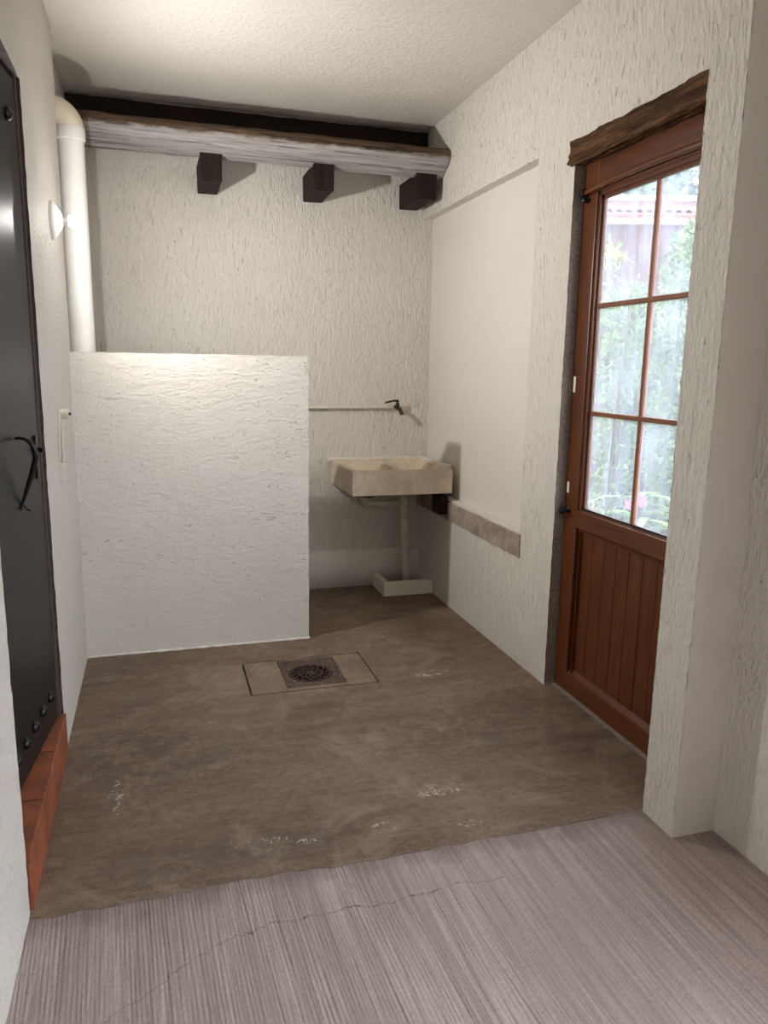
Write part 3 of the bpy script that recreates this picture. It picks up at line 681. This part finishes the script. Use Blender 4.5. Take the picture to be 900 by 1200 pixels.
# ------------------------------------------------------------------ recess ledge
lg = MB()
ys = lines(3.352, 4.95, 0.03)
prof = [(1.82, 0.556), (1.743, 0.556), (1.741, 0.60), (1.741, 0.64), (1.743, 0.674), (1.82, 0.676)]; n = len(prof)
for y in ys:
    for (x, z) in prof: lg.v.append((x + 0.002 * noise.noise(Vector((x * 50, y * 12, z * 25))), y, z + 0.003 * noise.noise(Vector((3, y * 9, z * 20)))))
for i in range(len(ys) - 1):
    for k in range(n): lg.f.append((i * n + k, i * n + (k + 1) % n, (i + 1) * n + (k + 1) % n, (i + 1) * n + k))
lg.f.append(tuple(range(n))); lg.f.append(tuple(range((len(ys) - 1) * n, len(ys) * n)))
tag(lg.build('wall_ledge', 'ledge', smooth='auto'), 'bare grey-brown concrete ledge along the foot of the recessed wall panel', 'ledge')

# ------------------------------------------------------------------ concrete sink
SX0, SX1, SY0, SY1, SZ0, SZ1 = 1.110, 1.752, 4.300, 4.915, 0.737, 0.888
sk = thing('laundry_sink', 'rough concrete two-basin laundry sink fixed in the wall corner', 'sink', (1.43, 4.6, SZ0))
def sink_mesh():
    mb = MB(); t = 0.032; xm = 1.425
    xs = [SX0, SX0 + t, xm - 0.018, xm + 0.018, SX1 - t, SX1]; ys = [SY0, SY0 + t, SY1 - t, SY1]
    iv = {}
    def V(p):
        p = tuple(round(c, 5) for c in p)
        if p not in iv: iv[p] = len(mb.v); mb.v.append(p)
        return iv[p]
    for i in range(5):
        for j in range(3):
            cell = (xs[i], xs[i + 1], ys[j], ys[j + 1])
            if j == 1 and i in (1, 3):
                x0, x1, y0, y1 = cell; dep = 0.120 if i == 1 else 0.085; ins = 0.02
                top = [V((x0, y0, SZ1)), V((x1, y0, SZ1)), V((x1, y1, SZ1)), V((x0, y1, SZ1))]
                bot = [V((x0 + ins, y0 + ins, SZ1 - dep)), V((x1 - ins, y0 + ins, SZ1 - dep)), V((x1 - ins, y1 - ins, SZ1 - dep)), V((x0 + ins, y1 - ins, SZ1 - dep))]
                for k in range(4): mb.f.append((top[k], top[(k + 1) % 4], bot[(k + 1) % 4], bot[k]))
                mb.f.append(tuple(bot))
            else:
                mb.f.append((V((cell[0], cell[2], SZ1)), V((cell[1], cell[2], SZ1)), V((cell[1], cell[3], SZ1)), V((cell[0], cell[3], SZ1))))
    # outside: sides then tapered belly
    def ring(z, a): return [(x, y, z) for x, y in [(q, SY0 + a) for q in (xs if a == 0 else [xs[0] + a, xs[1] + a * .5, xs[2], xs[3], xs[4], xs[5]])] + [(xs[5], y) for y in ys[1:-1]] + [(q, SY1) for q in reversed(xs if a == 0 else [xs[0] + a, xs[1] + a * .5, xs[2], xs[3], xs[4], xs[5]])] + [(xs[0] + a, y) for y in reversed(ys[1:-1])]]
    r0, r1, r2 = ring(SZ1, 0), ring(SZ0, 0), ring(SZ0 - 0.022, 0.11)
    for A, B in ((r0, r1), (r1, r2)):
        for k in range(len(A)): mb.f.append((V(A[k]), V(A[(k + 1) % len(A)]), V(B[(k + 1) % len(A)]), V(B[k])))
    mb.f.append(tuple(V(p) for p in r2)); return mb
sink_mesh().build('basin', 'sink', sk, bevel=0.006)
MB().box(SX0 - 0.012, SX1 + 0.04, SY1 - 0.014, YB + 0.01, SZ1 - 0.02, SZ1 + 0.010, 0.006).box(SX1 - 0.012, SX1 + 0.045, SY0 + 0.12, SY1, SZ1 - 0.01, SZ1 + 0.010, 0.005).build('plaster_bead', 'smooth', sk)
for i in range(6):     # washboard ridges in the shallower basin
    y = 4.42 + i * 0.065; MB().tube([(1.475, y, SZ1 - 0.085), (1.69, y, SZ1 - 0.085)], 0.010, 8).build('washboard_ridge', 'sink', sk, smooth='auto')
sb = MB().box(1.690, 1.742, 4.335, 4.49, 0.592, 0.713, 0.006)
tag(sb.build('support_block', 'dark_timber'), 'blackened timber block wedged between sink and concrete ledge', 'block')

# drain pipes below the sink
dr = thing('sink_drain_pipe', 'grubby white plastic waste pipe running from sink down into the low curb', 'pipe', (1.54, 4.62, 0))
Yp = 4.74
MB().tube([(1.612, Yp, 0.012), (1.596, Yp, 0.30), (1.580, Yp, 0.58)], 0.026, 18).build('standpipe', 'pvc_grey', dr, smooth='auto')
MB().lathe([(0.026, 0), (0.032, 0.004), (0.032, 0.085), (0.026, 0.09)], (1.580, Yp, 0.550), (0, 0, 1), 18).build('tee', 'pvc_grey', dr, smooth='auto')
MB().tube([(1.580, Yp, 0.63), (1.580, Yp, 0.713)], 0.023, 18).build('tailpiece', 'pvc_grey', dr, smooth='auto')
el = [(1.300, Yp, 0.713), (1.300, Yp, 0.652), (1.302, Yp, 0.632), (1.312, Yp, 0.616), (1.330, Yp, 0.610)]
MB().tube(el, 0.029, 18).build('elbow', 'pvc_grey', dr, smooth='auto')
MB().tube([(1.325, Yp, 0.610), (1.568, Yp, 0.598)], 0.023, 18).build('crosspipe', 'pvc_grey', dr, smooth='auto')
MB().tube([(1.650, Yp + 0.03, 0.713), (1.650, Yp + 0.03, 0.59), (1.638, Yp + 0.03, 0.565), (1.592, Yp + 0.01, 0.55)], 0.016, 14).build('side_branch', 'pvc_grey', dr, smooth='auto')
MB().lathe([(0.034, 0), (0.034, 0.05), (0.027, 0.055)], (1.612, Yp, 0.010), (0, 0, 1), 18).build('rubber_seal', 'gasket', dr, smooth='auto')

# low curb round the floor drain
cb = MB(); O = (1.405, 1.752, 4.588, 4.905); I = (1.452, 1.725, 4.640, 4.88)
def rr(z, q): return [(q[0], q[2], z), (q[1], q[2], z), (q[1], q[3], z), (q[0], q[3], z)]
cv = rr(-0.005, O) + rr(0.090, (O[0] + .004, O[1], O[2] + .004, O[3])) + rr(0.090, I) + rr(0.004, I)
cb.add(cv, [(a + k, a + (k + 1) % 4, a + 4 + (k + 1) % 4, a + 4 + k) for a in (0, 4, 8) for k in range(4)])
cur = thing('drain_curb', 'low white plastered curb box on the floor under the sink', 'curb', (1.58, 4.75, 0))
cb.build('curb_wall', 'curb', cur, bevel=0.007)
MB().box(1.44, 1.735, 4.63, 4.89, -0.004, 0.008).build('drain_bed', 'plate', cur)

# water pipe and tap
wpz, wpy = 1.238, 4.906
wpipe = thing('water_pipe', 'thin painted water pipe running level along the drip-textured back wall', 'pipe', (1.0, wpy, wpz))
MB().tube([(-0.30, wpy, wpz - 0.012), (1.50, wpy, wpz)], 0.011, 12).build('pipe', 'pipe_paint', wpipe, smooth='auto')
MB().lathe([(0.011, 0), (0.018, 0.002), (0.018, 0.028), (0.011, 0.03)], (1.492, wpy, wpz), (1, 0, 0), 12).build('coupling', 'pipe_paint', wpipe, smooth='auto')
tp = thing('tap', 'dark brass tap with lever handle above the concrete sink', 'tap', (1.57, 4.87, wpz))
MB().tube([(1.52, wpy, wpz), (1.548, wpy - 0.005, wpz), (1.560, wpy - 0.02, wpz)], 0.010, 12).build('inlet', 'pipe_paint', tp, smooth='auto')
MB().tube([(1.560, wpy - 0.005, wpz + 0.002), (1.563, wpy - 0.04, wpz), (1.570, wpy - 0.075, wpz - 0.012), (1.578, wpy - 0.092, wpz - 0.036), (1.580, wpy - 0.094, wpz - 0.048)], [0.013, 0.017, 0.014, 0.012, 0.014], 14).build('tap_body', 'brass', tp, smooth='auto')
MB().lathe([(0.012, 0), (0.014, 0.012), (0.009, 0.026), (0.009, 0.034)], (1.563, wpy - 0.045, wpz + 0.010), (0, 0, 1), 12).build('valve_stem', 'brass', tp, smooth='auto')
MB().tube([(1.570, wpy - 0.045, wpz + 0.042), (1.535, wpy - 0.048, wpz + 0.045), (1.505, wpy - 0.05, wpz + 0.038), (1.475, wpy - 0.052, wpz + 0.030)], [0.009, 0.006, 0.007, 0.005], 10).build('lever', 'brass', tp, smooth='auto')

# ------------------------------------------------------------------ floor drain cover
gx, gy = 0.690, 3.470
dc = thing('drain_cover', 'rectangular concrete floor cover with a round iron grate set in it', 'drain cover', (gx, gy, 0))
mb = MB(); e = 0.010
X0, X1, Y0c, Y1c = DX0 + e, DX1 - 0.006, DY0 + 0.012, DY1 - 0.006; hx0, hx1, hy0, hy1 = 0.545, 0.838, 3.312, 3.655
def rrz(z, q): return [(q[0], q[1], z), (q[2], q[1], z), (q[2], q[3], z), (q[0], q[3], z)]
cv = rrz(-0.044, (X0, Y0c, X1, Y1c)) + rrz(-0.001, (X0, Y0c, X1, Y1c)) + rrz(-0.001, (hx0, hy0, hx1, hy1)) + rrz(-0.012, (hx0, hy0, hx1, hy1))
mb.add(cv, [(a + k, a + (k + 1) % 4, a + 4 + (k + 1) % 4, a + 4 + k) for a in (0, 4, 8) for k in range(4)])
mb.build('concrete_slab', 'cover', dc, bevel=0.003)
gr_r = 0.108
mb = MB(); m = 48; ring = [(gx - 0.004 + gr_r * math.cos(2 * PI * k / m), gy + gr_r * math.sin(2 * PI * k / m)) for k in range(m)]
sq = []
for k in range(m):
    a = 2 * PI * k / m; cx, cy = math.cos(a), math.sin(a); s = 1 / max(abs(cx) / 0.1445, abs(cy) / 0.1695); sq.append(((hx0 + hx1) / 2 + cx * s, (hy0 + hy1) / 2 + cy * s))
mb.add([(x, y, -0.003) for x, y in sq] + [(x, y, -0.003) for x, y in ring] + [(x, y, -0.012) for x, y in ring], [(k, (k + 1) % m, m + (k + 1) % m, m + k) for k in range(m)] + [(m + k, m + (k + 1) % m, 2 * m + (k + 1) % m, 2 * m + k) for k in range(m)])
mb.build('square_plate', 'plate', dc)
pit = MB(); pm = 32
for zz in (-0.011, -0.24): pit.v += [(gx - 0.004 + (gr_r + 0.001) * math.cos(2 * PI * k / pm), gy + (gr_r + 0.001) * math.sin(2 * PI * k / pm), zz) for k in range(pm)]
pit.f += [(k, (k + 1) % pm, pm + (k + 1) % pm, pm + k) for k in range(pm)] + [tuple(range(pm, 2 * pm))]
pit.build('drain_pit', 'plate', dc)
gt = MB()
def arcband(r0, r1, a0, a1, tw0, tw1, z0, z1, n=6):
    """curved bar from r0 to r1 sweeping in angle"""
    vs = []; fs = []
    for i in range(n + 1):
        t = i / n; r = r0 + (r1 - r0) * t; a = a0 + (a1 - a0) * t; w = tw0 + (tw1 - tw0) * t
        for z in (z0, z1):
            vs.append((gx - 0.004 + r * math.cos(a - w / r / 2), gy + r * math.sin(a - w / r / 2), z)); vs.append((gx - 0.004 + r * math.cos(a + w / r / 2), gy + r * math.sin(a + w / r / 2), z))
    for i in range(n):
        b = i * 4; fs += [(b, b + 1, b + 5, b + 4), (b + 2, b + 6, b + 7, b + 3), (b, b + 4, b + 6, b + 2), (b + 1, b + 3, b + 7, b + 5)]
    return vs, fs
def ringmesh(mb, r0, r1, z0, z1, m=40):
    pr = [(r0, z0), (r1, z0), (r1, z1), (r0, z1)]
    vs = [(gx - 0.004 + r * math.cos(2 * PI * k / m), gy + r * math.sin(2 * PI * k / m), z) for r, z in pr for k in range(m)]
    mb.add(vs, [(i * m + k, i * m + (k + 1) % m, ((i + 1) % 4) * m + (k + 1) % m, ((i + 1) % 4) * m + k) for i in range(4) for k in range(m)])
ringmesh(gt, 0.094, 0.104, -0.012, -0.001); ringmesh(gt, 0.053, 0.061, -0.012, -0.001)
gt.lathe([(0.022, 0), (0.022, 0.010), (0.018, 0.011)], (gx - 0.004, gy, -0.012), (0, 0, 1), 20)
gobj = gt.build('grate_rings', 'grate', dc, smooth='auto')
for ring_, (ra, rb, cnt, sw) in enumerate(((0.020, 0.055, 9, 0.75), (0.059, 0.097, 14, 0.42))):
    for k in range(cnt):
        a = 2 * PI * k / cnt + ring_ * 0.2; MB().add(*arcband(ra, rb, a, a + sw, 0.006, 0.013, -0.012, -0.0005)).build('swirl_rib', 'grate', gobj)

# ------------------------------------------------------------------ garden behind the glazed door
gd = MB().box(1.90, 16, -8, 18, -0.2, -0.06).build('ground', 'soil'); structure(gd, 'bare garden soil outside the glazed wooden door')
def leaf_cloud(pts, n, size, spread, jit=0.5, dirv=(0, 0, 1), slim=0.35):
    mb = MB(); D = Vector(dirv)
    for _ in range(n):
        c, r = random.choice(pts); d = Vector((random.gauss(0, 1), random.gauss(0, 1), random.gauss(0, 1)))
        p = Vector(c) + d.normalized() * r * (random.random() ** 0.45) * spread
        t = (Vector((random.gauss(0, 1), random.gauss(0, 1), random.gauss(0, 1))).normalized() + D * jit).normalized(); b = t.orthogonal().normalized()
        b = (Matrix.Rotation(random.random() * 6.28, 3, t) @ b); s = size * random.uniform(0.6, 1.4)
        mb.add([p, p + t * s * 0.45 + b * s * slim * .5, p + t * s, p + t * s * 0.45 - b * s * slim * .5], [(0, 1, 2, 3)])
    return mb
def shrub(x, y, h, rad, n, lab, grp, mat='leaf', size=0.09, name='garden_shrub'):
    sh_ = thing(name, lab, 'shrub', (x, y, -0.06), grp)
    pts = []; st = MB()
    for k in range(11):
        a = random.random() * 6.28; rr_ = rad * random.random() ** 0.6 * 0.8; top = Vector((x + rr_ * math.cos(a), y + rr_ * math.sin(a), h * random.uniform(0.6, 1.0)))
        b0 = Vector((x + 0.1 * math.cos(a), y + 0.1 * math.sin(a), -0.06)); mid = (b0 + top) / 2 + Vector((random.uniform(-.1, .1), random.uniform(-.1, .1), 0.1))
        st.tube([b0, mid, top], [0.018, 0.012, 0.004], 6)
        for t in (0.15, 0.3, 0.45, 0.6, 0.75, 0.9, 1.0):
            q = b0.lerp(mid, t * 2) if t < 0.5 else mid.lerp(top, t * 2 - 1); pts.append((tuple(q), rad * (0.55 if t < 0.95 else 0.25)))
    st.build('stems', 'stem', sh_, smooth=True)
    fo = leaf_cloud(pts, n, size, 0.9).build('foliage', mat, sh_); fo['kind'] = 'stuff'
    return sh_
SG = 'garden shrubs outside the door'
for (x, y, h, rad, lab) in ((3.3, 4.02, 2.35, 0.52, 'feathery green shrub right behind the pink-flowered plant'), (3.6, 5.05, 2.45, 0.55, 'tall feathery green shrub beside the yellow-leaved twig'),
                            (3.35, 6.15, 2.1, 0.5, 'feathery green shrub outside the corner behind the sink'), (3.2, 2.9, 2.3, 0.52, 'feathery green shrub in the garden level with the rough pier'),
                            (3.9, 7.3, 2.3, 0.6, 'feathery green shrub nearest the plank-walled outbuilding')):
    shrub(x, y, h, rad, 11000, lab, SG, size=0.055)
# strap-leaved plant with pink flowers close to the glass
fp = thing('flowering_plant', 'low strap-leaved plant with two pink flowers outside the glazed door', 'plant', (2.65, 3.62, -0.06))
mb = MB()
for k in range(26):
    a = random.random() * 6.28; L_ = random.uniform(0.22, 0.40); z = random.uniform(0.45, 0.78); bx, by = 2.65 + random.uniform(-.06, .06), 3.62 + random.uniform(-.06, .06)
    P = [Vector((bx, by, z)) + Vector((math.cos(a), math.sin(a), 0)) * L_ * t + Vector((0, 0, 0.30 * t - 0.42 * t * t)) * L_ * 2 for t in (0, .25, .5, .75, 1)]
    w = Vector((-math.sin(a), math.cos(a), 0)); wd = [0.012, 0.024, 0.026, 0.018, 0.001]
    mb.add([q + w * s * d for q, d in zip(P, wd) for s in (-1, 1)], [(2 * i, 2 * i + 1, 2 * i + 3, 2 * i + 2) for i in range(4)])
lf = mb.build('leaves', 'leaf_plant', fp); lf['kind'] = 'stuff'
mb = MB()
for k in range(5): mb.tube([(2.65 + random.uniform(-.03, .03), 3.62 + random.uniform(-.03, .03), -0.06), (2.65 + random.uniform(-.05, .05), 3.62 + random.uniform(-.05, .05), 0.8)], 0.008, 6)
mb.build('stalks', 'stem', fp)
for (x, y, z) in ((2.56, 3.50, 0.795), (2.50, 3.52, 0.775)):
    mb = MB()
    for k in range(5):
        a = 2 * PI * k / 5; u1 = Vector((0.58, -0.81, 0)); u2 = Vector((0, 0, 1)); nn = Vector((-0.8, -0.58, 0.0))
        d = u1 * math.cos(a) + u2 * math.sin(a); s = u1 * -math.sin(a) + u2 * math.cos(a); o = Vector((x, y, z))
        mb.add([o, o + d * 0.022 + s * 0.013 + nn * 0.006, o + d * 0.040 + nn * 0.002, o + d * 0.022 - s * 0.013 + nn * 0.006], [(0, 1, 2, 3)])
    mb.build('flower', 'petal', fp)
# yellow branch
yb = thing('yellow_branch_shrub', 'slender twig with bright yellow leaves in front of the plank wall', 'shrub', (3.02, 4.55, -0.06))
MB().tube([(3.02, 4.55, -0.06), (3.04, 4.54, 1.2), (3.10, 4.50, 2.14), (3.02, 4.57, 2.24), (2.86, 4.62, 2.31)], [0.012, 0.01, 0.006, 0.005, 0.002], 6).build('stem', 'stem', yb, smooth=True)
fo = leaf_cloud([((3.06 - 0.20 * t, 4.54 + 0.08 * t, 2.22 + 0.09 * t), 0.022) for t in [i / 8 for i in range(9)]], 44, 0.055, 0.9, slim=0.22).build('leaves', 'leaf_yellow', yb); fo['kind'] = 'stuff'

# house beyond, with a tiled eave; local s runs along the front
hs_o = Vector((5.9, 8.4, 0)); hs_t = Vector((0.953, -0.303, 0)); hs_n = Vector((-0.303, -0.953, 0))
house = thing('garden_building', 'low outbuilding with plank wall, white fascia and pale tiled eave', 'building', tuple(hs_o))
def hp3(s, o, z): q = hs_o + hs_t * s + hs_n * o; return (q.x, q.y, z)
def hbox(s0, s1, o0, o1, z0, z1):
    return MB().add([hp3(s0, o0, z0), hp3(s1, o0, z0), hp3(s1, o1, z0), hp3(s0, o1, z0), hp3(s0, o0, z1), hp3(s1, o0, z1), hp3(s1, o1, z1), hp3(s0, o1, z1)],
                    [(0, 3, 2, 1), (4, 5, 6, 7), (0, 1, 5, 4), (1, 2, 6, 5), (2, 3, 7, 6), (3, 0, 4, 7)])
ZE = 3.24
hbox(-3.4, 4.5, -3, 0, -0.06, ZE + 0.10).build('wall', 'house_wall', house)
npl = 40
for i in range(npl):
    s = -3.4 + 7.9 * i / npl; hbox(s + 0.006, s + 7.9 / npl - 0.006, 0, 0.02, -0.06, ZE + 0.04).build('plank', 'house_wall', house)
hbox(-3.5, 4.6, 0, 0.08, ZE + 0.04, ZE + 0.105).build('fascia', 'fascia', house)
hbox(-3.5, 4.6, -3, 0.08, ZE + 0.11, ZE + 0.15).build('roof_deck', 'rooftile', house)
def tile_mesh():
    mb = MB(); n = 8; L_ = 0.42; r0, r1 = 0.056, 0.044; vs = []
    for (o, r, dz) in ((0.14, r0, 0.0), (0.14 - L_, r1, 0.10)):
        for rad in (r, r - 0.012):
            vs += [(rad * math.cos(PI * k / n), o, dz + rad * math.sin(PI * k / n)) for k in range(n + 1)]
    m1 = n + 1; fs = []
    for k in range(n): fs += [(k, k + 1, 2 * m1 + k + 1, 2 * m1 + k), (m1 + k, 3 * m1 + k, 3 * m1 + k + 1, m1 + k + 1), (k, m1 + k, m1 + k + 1, k + 1)]
    return mb.add(vs, fs)
tm = None
for row in range(2):
    for i in range(66):
        s = -3.4 + i * 0.12
        q = hs_o + hs_t * s + hs_n * (-0.36 * row)
        if tm is None:
            ob = tile_mesh().build('roof_tile', 'rooftile', None, smooth='auto'); tm = ob.data
        else: ob = bpy.data.objects.new('roof_tile', tm); C.objects.link(ob)
        ob.parent = house; ob.matrix_parent_inverse = Matrix.Translation(-hs_o)
        ob.location = (q.x, q.y, ZE + 0.15 + 0.09 * row); ob.rotation_euler = (0, 0, math.atan2(hs_t.y, hs_t.x) + PI)
bb = thing('pink_building', 'taller pale pink rendered building behind the tiled outbuilding', 'building', (7.6, 12.5, 0))
mb = MB(); o_ = hs_o
mb.add([hp3(-1.6, -4.2, 0), hp3(6, -4.2, 0), hp3(6, -8, 0), hp3(-1.6, -8, 0), hp3(-1.6, -4.2, 4.42), hp3(6, -4.2, 4.42), hp3(6, -8, 4.42), hp3(-1.6, -8, 4.42)], [(0, 3, 2, 1), (4, 5, 6, 7), (0, 1, 5, 4), (1, 2, 6, 5), (2, 3, 7, 6), (3, 0, 4, 7)])
mb.build('wall', 'house_pink', bb)
mb = MB(); mb.add([hp3(-1.8, -4.0, 4.42), hp3(6.2, -4.0, 4.42), hp3(6.2, -8, 4.42), hp3(-1.8, -8, 4.42), hp3(-1.8, -4.0, 4.50), hp3(6.2, -4.0, 4.50), hp3(6.2, -8, 4.50), hp3(-1.8, -8, 4.50)], [(0, 3, 2, 1), (4, 5, 6, 7), (0, 1, 5, 4), (1, 2, 6, 5), (2, 3, 7, 6), (3, 0, 4, 7)])
mb.build('coping', 'fascia', bb)
# trees beyond
def tree(s, o, h, rad, n, lab):
    q = hs_o + hs_t * s + hs_n * o; t = thing('garden_tree', lab, 'tree', (q.x, q.y, -0.06), 'trees beyond the buildings')
    MB().tube([(q.x, q.y, -0.06), (q.x + .1, q.y, h * 0.4), (q.x, q.y + .1, h * 0.75)], [0.16, 0.12, 0.05], 8).build('trunk', 'stem', t, smooth=True)
    pts = [((q.x + random.uniform(-1, 1) * rad, q.y + random.uniform(-1, 1) * rad, h * 0.68 + random.gauss(0, h * 0.12)), rad * 0.45) for _ in range(30)]
    fo = leaf_cloud(pts, n, 0.30, 1.0, 0.1, slim=0.6).build('foliage', 'leaf_far', t); fo['kind'] = 'stuff'
for s_, o, h, rad, n, lab in ((-4.2, -5.2, 6.0, 1.1, 5000, 'small pale green tree at the end of the tiled outbuilding'), (3.9, -13.0, 10.8, 3.4, 16000, 'broad pale green tree rising behind the pink building'),
                              (-5.5, -13.5, 9.5, 2.2, 6000, 'pale green tree standing far behind the small tree by the outbuilding')):
    tree(s_, o, h, rad, n, lab)
